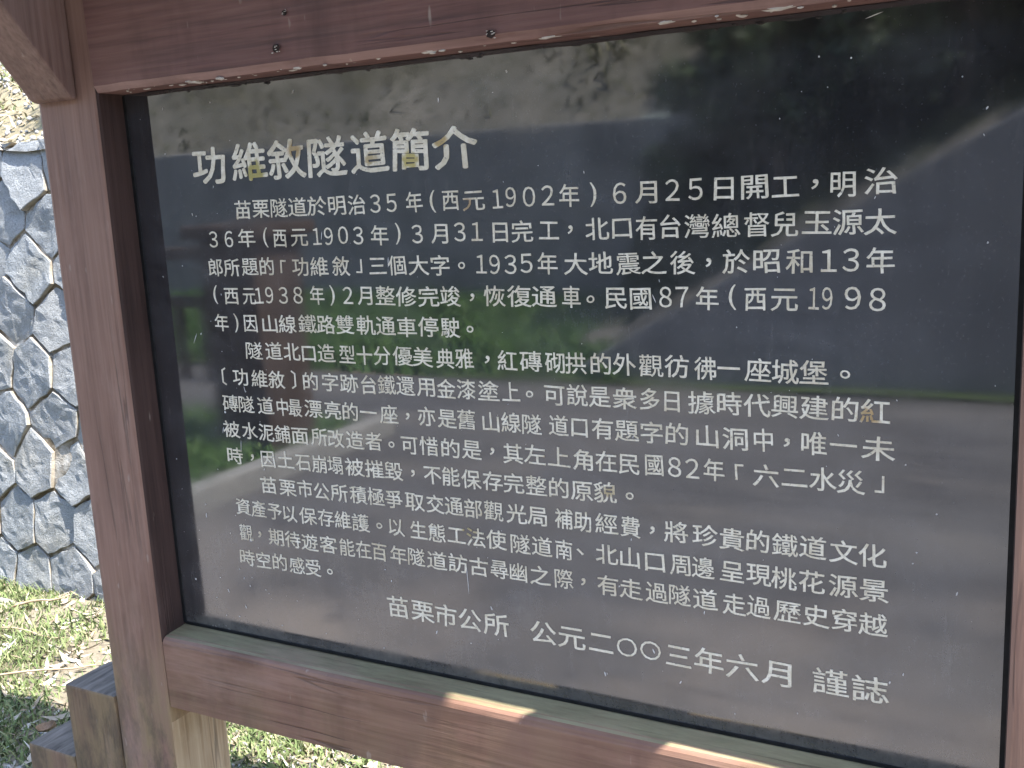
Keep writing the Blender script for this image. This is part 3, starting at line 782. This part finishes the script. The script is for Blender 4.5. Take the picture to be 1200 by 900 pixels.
# ------------------------------------------------------------------ ground cover behind and under the sign
def gz(x, y): return .018 * nz(x, y, 3.0) + .012 * nz(x, y, 9.0)
def scatter(n, x0, x1, y0, y1, dens=None):
    P = []
    while len(P) < n:
        x, y = random.uniform(x0, x1), random.uniform(y0, y1)
        if dens and random.random() > dens(x, y): continue
        P.append((x, y, gz(x, y) - .004))
    return np.array(P)
patch = lambda x, y: max(.06, min(1, .5 + 1.3 * nz(x, y, 2.2, 4)))
PA = [blades(scatter(30000, -3.5, .3, .0, 1.36, patch), .028, .006, 1.0),
      blades(scatter(12000, -7, 4, -.4, 1.36, patch), .045, .004, 1.0),
      blades(scatter(34000, -7, 4, -.48, 1.36, patch), .04, .008, .9)]
P2 = scatter(6000, -3.5, .3, .1, 1.36, lambda x, y: max(.0, min(1, .1 + 1.6 * nz(x, y, 1.6, 9))))
PA.append(blades(P2, .022, .016, 1.2))
def merge(parts):
    Vs, Fs, Ts, n = [], [], [], 0
    for V, F, T in parts: Vs.append(V); Fs.append(F + n); Ts.append(T); n += len(V)
    return np.concatenate(Vs), np.concatenate(Fs), np.concatenate(Ts)
tag(np_mesh('grass', *merge(PA), M['grass']), kind='stuff')
LP = [leaves_flat(scatter(1500, -3.6, .4, -.1, 1.38), .062, .013, tilt=.22),
      leaves_flat(scatter(200, -3.6, .4, .1, 1.38), .095, .016, tilt=.2),
      leaves_flat(scatter(1500, -3.6, .4, .0, 1.38), .025, .012, tilt=.3),
      leaves_flat(scatter(700, -6, 3, -.45, 1.36), .07, .016, tilt=.2)]
tag(np_mesh('leaf_litter', *merge(LP), M['dry']), kind='stuff')
GP = scatter(2600, -1.4, .6, .1, 1.3, lambda x, y: max(.05, min(1, .45 + nz(x, y, 2.5, 13))))
n = len(GP); ico = bmesh.new(); bmesh.ops.create_icosphere(ico, subdivisions=1, radius=1)
iv = np.array([v.co[:] for v in ico.verts]); fi = np.array([[v.index for v in f.verts] for f in ico.faces]); ico.free()
sc_ = rng.uniform(.003, .010, (n, 1, 1)) * rng.uniform(.6, 1.3, (n, 1, 3))
jit = 1 + rng.uniform(-.3, .3, (n, len(iv), 1))
V = (iv[None] * jit * sc_ + (GP + [0, 0, .006])[:, None]).reshape(-1, 3)
F = (np.arange(n)[:, None, None] * len(iv) + fi[None]).reshape(-1, 3)
tag(np_mesh('gravel', V, F, np.repeat(rng.uniform(0, 1, n), len(fi)), M['gravel']), kind='stuff')
# slope tufts
SPT = []
for _ in range(26000):
    x, y = random.uniform(-6.5, -.5), random.uniform(1.84, 5.4)
    if random.random() < max(.55, min(1, .7 + 1.5 * nz(x, y, 1.5, 21))): SPT.append((x, y, backslope(x, y) - .01))
SPT = np.array(SPT)
tag(np_mesh('slope_grass', *blades(SPT, .035, .010, 1.6, rng.beta(2.2, 1.5, len(SPT))), M['grass']), kind='stuff')
sp = np.array([(x, y, backslope(x, y) + .002) for x, y in ((random.uniform(-5.5, -1.5), random.uniform(1.6, 4.2)) for _ in range(3800))])
tag(np_mesh('slope_straw', *leaves_flat(sp, .045, .012, tilt=.3), M['dry']), kind='stuff')
sg_ = np.array([(x, y, backslope(x, y)) for x, y in ((random.uniform(-5.5, -1.5), random.uniform(1.6, 4.2)) for _ in range(2400))]); n = len(sg_)
sc_ = rng.uniform(.004, .016, (n, 1, 1)) * rng.uniform(.6, 1.3, (n, 1, 3)); jit = 1 + rng.uniform(-.3, .3, (n, len(iv), 1))
V = (iv[None] * jit * sc_ + (sg_ + [0, 0, .004])[:, None]).reshape(-1, 3)
F = (np.arange(n)[:, None, None] * len(iv) + fi[None]).reshape(-1, 3)
tag(np_mesh('slope_pebbles', V, F, np.repeat(rng.uniform(0, 1, n), len(fi)), M['gravel']), kind='stuff')
# loose stones, twigs, a curled leaf
def rock(name, p, r, label, group=None):
    bm = bmesh.new(); g = bmesh.ops.create_icosphere(bm, subdivisions=3, radius=1)
    for v in bm.verts:
        n_ = v.co.normalized(); v.co = n_ * (1 + .35 * mnoise.noise(n_ * 1.6 + Vector(p) * 3) + .1 * mnoise.noise(n_ * 5 + Vector(p)))
        v.co = Vector((v.co.x * r[0], v.co.y * r[1], v.co.z * r[2]))
    o = bm_obj(name, bm, M['rock'], loc=p); tag(o, label, 'rock', group)
rock('loose_rock', (-3.04, 1.98, 1.90), (.055, .045, .04), 'pale loose rock resting on the bare slope just above the stone wall')
def twig(p0, p1, r, label):
    a, b = Vector(p0), Vector(p1); bm = bmesh.new(); pts = []
    for i in range(7):
        t = i / 6; q = a.lerp(b, t); q += Vector((mnoise.noise(Vector((t * 3, p0[0], 0))), mnoise.noise(Vector((t * 3, p0[0], 5))), .3 * mnoise.noise(Vector((t * 3, p0[0], 9))))) * .03; pts.append(q)
    tube(bm, pts, [r * (1 - .5 * i / 6) for i in range(7)], 7)
    o = bm_obj('fallen_twig', bm, M['twig'], smooth_=True); tag(o, label, 'twig')
twig((-2.25, .98, .015), (-1.85, 1.02, .02), .004, 'long thin dry twig lying level across the grass near the wall foot')
twig((-1.95, .62, .025), (-1.52, .86, .05), .005, 'short grey twig slanting up through the grass beside the left frame edge')
twig((-2.30, 1.12, .02), (-2.1, 1.24, .06), .006, 'stubby brown twig leaning among leaves right below the stone wall')
bm = bmesh.new(); gv = []
for i in range(9):
    row = []
    for j in range(5):
        u_, w_ = i / 8 - .5, j / 4 - .5
        wd = .045 * math.sqrt(max(0, 1 - (2 * u_) ** 2)) + .002
        row.append(bm.verts.new((u_ * .15, w_ * 2 * wd, .05 * (2 * w_) ** 2 + .02 * (2 * u_) ** 2 + .006 * mnoise.noise(Vector((u_ * 9, w_ * 9, 0))))))
    gv.append(row)
for i in range(8):
    for j in range(4): bm.faces.new((gv[i][j], gv[i + 1][j], gv[i + 1][j + 1], gv[i][j + 1]))
o = bm_obj('dry_leaf', bm, M['brownleaf'], smooth_=True, loc=(-.74, .22, .42)); tag(o, 'curled reddish brown dry leaf lying behind the lowest stepped timber block', 'leaf')
o.location = (-1.32, .52, .04); o.rotation_euler = (.3, -.2, .7); o.scale = (.36, .36, .36)

# ------------------------------------------------------------------ trees and shrubs
def leaf_cloud(centres, radii, n, size, squash=.75):
    ci = rng.choice(len(centres), n, p=np.array(radii) ** 2 / np.sum(np.array(radii) ** 2))
    d = rng.normal(0, 1, (n, 3)); d /= np.linalg.norm(d, axis=1)[:, None]
    r = rng.uniform(0, 1, n) ** .45
    P = np.array(centres)[ci] + d * (r * np.array(radii)[ci])[:, None] * np.array([1, 1, squash])
    nrm = d + rng.normal(0, .7, (n, 3)) + np.array([0, 0, .5]); nrm /= np.linalg.norm(nrm, axis=1)[:, None]
    a = np.cross(nrm, rng.normal(0, 1, (n, 3))); a /= np.linalg.norm(a, axis=1)[:, None]; b = np.cross(nrm, a)
    s = size * rng.uniform(.6, 1.4, n)[:, None]
    V = np.stack([P - a * s, P - b * s * .42, P + a * s, P + b * s * .42], 1).reshape(-1, 3)
    F = np.arange(n * 4).reshape(-1, 4)
    base = rng.uniform(0, 1, len(centres))[ci] * .6 + rng.uniform(0, .4, n)
    return V, F, base
def tree(name, x, y, z, h, spread, nleaf, size, label, cat, trunk_r=.12, low=.35, group=None):
    root = tag(empty(name, (x, y, z)), label, cat, group)
    bm = bmesh.new(); cs, rs = [], []
    pts = [Vector((0, 0, -.3))]
    for i in range(1, 7): pts.append(Vector((random.uniform(-.06, .06) * h * .3, random.uniform(-.06, .06) * h * .3, h * .85 * i / 6)))
    tube(bm, pts, [trunk_r * (1 - .8 * i / 6) for i in range(7)], 9)
    for k in range(13):
        t = random.uniform(low, .95); b0 = pts[0].lerp(pts[-1], t); i = min(5, int(t * 6)); b0 = pts[i].lerp(pts[i + 1], t * 6 - i)
        a = k * 2.4 + random.uniform(-.4, .4); ln = spread * random.uniform(.55, 1.05) * (1.15 - .6 * t)
        e = b0 + Vector((math.cos(a) * ln, math.sin(a) * ln, ln * random.uniform(.2, .6)))
        mid = b0.lerp(e, .5) + Vector((0, 0, -.06 * ln))
        tube(bm, [b0, mid, e], [trunk_r * .35, trunk_r * .22, trunk_r * .07], 6)
        for q in (mid, e, e + Vector((random.uniform(-.3, .3), random.uniform(-.3, .3), random.uniform(-.1, .3))) * spread):
            cs.append(q[:]); rs.append(spread * random.uniform(.16, .34))
    bm_obj('trunk', bm, M['bark'], root, smooth_=True)
    np_mesh('crown', *leaf_cloud(cs, rs, nleaf, size), M['leaf'], root)
def shrub(name, x0, x1, y, z, h, n, label):
    root = tag(empty(name, ((x0 + x1) / 2, y, z)), label, 'shrub')
    bm = bmesh.new(); cs, rs = [], []; cx = (x0 + x1) / 2
    for k in range(18):
        px = random.uniform(x0, x1) - cx
        top = Vector((px + random.uniform(-.2, .2), random.uniform(-.15, .35), h * random.uniform(.5, 1)))
        tube(bm, [(px, .05, -.25), (px * .98, .06, h * .3), top], [.022, .016, .005], 6)
        for t in (.3, .6, 1.0): cs.append((Vector((px, 0.06, 0)).lerp(top, t))[:]); rs.append(random.uniform(.22, .36))
    bm_obj('stem', bm, M['bark'], root, smooth_=True)
    np_mesh('crown', *leaf_cloud(cs, rs, n, .05, 1), M['leaf'], root)
shrub('shade_shrub', -1.55, 1.2, 2.02, 1.85, 2.5, 20000, 'dense green shrub added unseen on top of the stone wall to shade its upper part')  # out-of-view shrub added to cast shade on the upper stones
tree('hillside_tree', -2.0, -11.2, 4.0, 4.2, 1.7, 9000, .10, 'dark leafy tree reflected in the upper right of the black plaque', 'tree')
tree('hillside_tree', .3, -12.5, 5.0, 4.8, 2.0, 9000, .10, 'broad dark tree reflected at the far right top of the plaque', 'tree')
for i, (x, y, z, h_, sp) in enumerate(((-1.1, -8.0, 1.0, 2.6, 1.0), (.4, -8.1, 1.6, 2.8, 1.15), (1.9, -8.0, 2.3, 2.9, 1.2), (3.8, -8.2, 3.0, 3.0, 1.3), (-.3, -9.2, 2.3, 2.6, 1.3), (1.4, -9.4, 2.8, 2.8, 1.4), (3.0, -9.6, 3.2, 3.2, 1.5))):
    tree('bank_tree', x, y, z, h_, sp, 7000, .075, ('low dark bushy tree beside the end of the far concrete wall', 'bushy dark tree above the middle of the sloping wing wall', 'tall bushy tree above the upper part of the wing wall', 'rightmost bushy tree above the highest part of the wing wall', 'second row bushy tree just behind the end of the concrete wall', 'second row bushy tree behind the middle of the wing wall', 'second row bushy tree behind the high end of the wing wall')[i], 'tree', .09, .08, 'bushy trees above the wing wall')
tree('hillside_tree', -8.6, -11.0, 3.9, 2.6, 1.1, 4000, .09, 'small rounded tree on the reflected dry hillside at left', 'tree')
tree('roadside_tree', 8.5, -3.4, 0, 6.0, 2.6, 9000, .12, 'leafy roadside tree standing to the right of the sign across the road', 'tree', .17)

# ------------------------------------------------------------------ across the road (seen in the polished granite)
bm = bmesh.new(); box(bm, -30, -1.72, -8.75, -8.32, -.1, 2.06); bevel_all(bm, .02)
o = bm_obj('concrete_retaining_wall', bm, M['concrete']); tag(o, 'long blue grey concrete retaining wall mirrored in the black plaque', 'wall')
bm = bmesh.new()
prism(bm, [(0, -.1), (6.5, -.1), (6.5, 2.6), (3.2, 2.25), (1.5, 1.15), (0, .12)], -.0, .0)
for v in list(bm.verts): bm.verts.remove(v)
prof = [(-2.1, -.1), (12, -.1), (12, 3.6), (4.5, 3.0), (1.2, 1.95), (-.45, 1.05), (-2.1, .10)]
a = [bm.verts.new((x, -5.86, z)) for x, z in prof]; b = [bm.verts.new((x, -6.16, z)) for x, z in prof]
bm.faces.new(a); bm.faces.new(b[::-1])
for i in range(len(prof)): bm.faces.new((a[i], b[i], b[(i + 1) % len(prof)], a[(i + 1) % len(prof)]))
bmesh.ops.recalc_face_normals(bm, faces=bm.faces[:]); bevel_all(bm, .02)
o = bm_obj('concrete_wing_wall', bm, M['concrete']); tag(o, 'grey concrete wing wall with a sloping top mirrored at the right of the plaque', 'wall')
terrain('rubble_slope', np.linspace(-2.4, 12, 90), -np.linspace(6.12, 10.4, 40), rub, M['rubble'])
hs = []
while len(hs) < 9000:
    x, y = random.uniform(-20, 6), -random.uniform(8.6, 15)
    if x > -1.9 and y > -10.2: continue
    if random.random() < max(.08, min(1, .25 + 1.6 * nz(x, y, .7, 31))): hs.append((x, y, farhill(x, y) - .02))
hs = np.array(hs)
tag(np_mesh('hillside_scrub', *blades(hs, .14, .04, 1.2, rng.beta(1.6, 2.2, len(hs))), M['scrub']), kind='stuff')
vp = []
for _ in range(16000):
    x, y = random.uniform(-12, -1.6), random.uniform(-8.3, -5.75); vp.append((x, y, vz(x, y)))
tag(np_mesh('bank_grass', *blades(np.array(vp), .14, .03, .7), M['verge_grass']), kind='stuff')
# timber railing and stout pier at the left across the road
railing = tag(empty('timber_railing', (-5.6, -5.15, 0)), 'dark timber railing of upright slats mirrored at the left of the plaque', 'railing')
for x in (-2.2, -.75, .7):
    bm = bmesh.new(); box(bm, x - .08, x + .08, -.08, .08, -.2, 1.2); bevel_all(bm, .012); bm_obj('post', bm, M['oldwood'], railing)
for z in (1.02, .62):
    bm = bmesh.new(); box(bm, -2.12, .62, -.045, .045, z, z + .1); bevel_all(bm, .008); bm_obj('rail', bm, M['oldwood'], railing)
for k in range(9):
    x = -2.0 + k * .31
    if min(abs(x - q) for q in (-2.2, -.75, .7)) < .13: continue
    bm = bmesh.new(); box(bm, x - .05, x + .05, -.03, .03, -.1, .62); bevel_all(bm, .006); bm_obj('slat', bm, M['oldwood'], railing)
pier = tag(empty('timber_gate_pier', (-2.95, -3.35, 0)), 'stout dark timber gate pier with a flat cap mirrored left in the plaque', 'gate pier')
bm = bmesh.new(); box(bm, -.2, .2, -.2, .2, -.2, 1.28); bevel_all(bm, .02); bm_obj('shaft', bm, M['oldwood'], pier)
bm = bmesh.new(); box(bm, -.27, .27, -.27, .27, 1.282, 1.36); bevel_all(bm, .02); bm_obj('cap', bm, M['oldwood'], pier)
bm = bmesh.new()
for q in ((-7, -2.62, -4.0, -2.2),): box(bm, q[0], q[1], q[2], q[3], -.05, .05)
tag(bm_obj('lawn', bm, M['verge']), kind='structure')
bm = bmesh.new(); box(bm, -2.618, -2.50, -4.0, -2.2, -.05, .12); bevel_all(bm, .012); tag(bm_obj('lawn_kerb', bm, M['kerb']), kind='structure')
lp = np.array([(random.uniform(-7, -2.64), random.uniform(-3.95, -2.25), .05) for _ in range(7000)])
tag(np_mesh('lawn_grass', *blades(lp, .09, .02, .8), M['verge_grass']), kind='stuff')
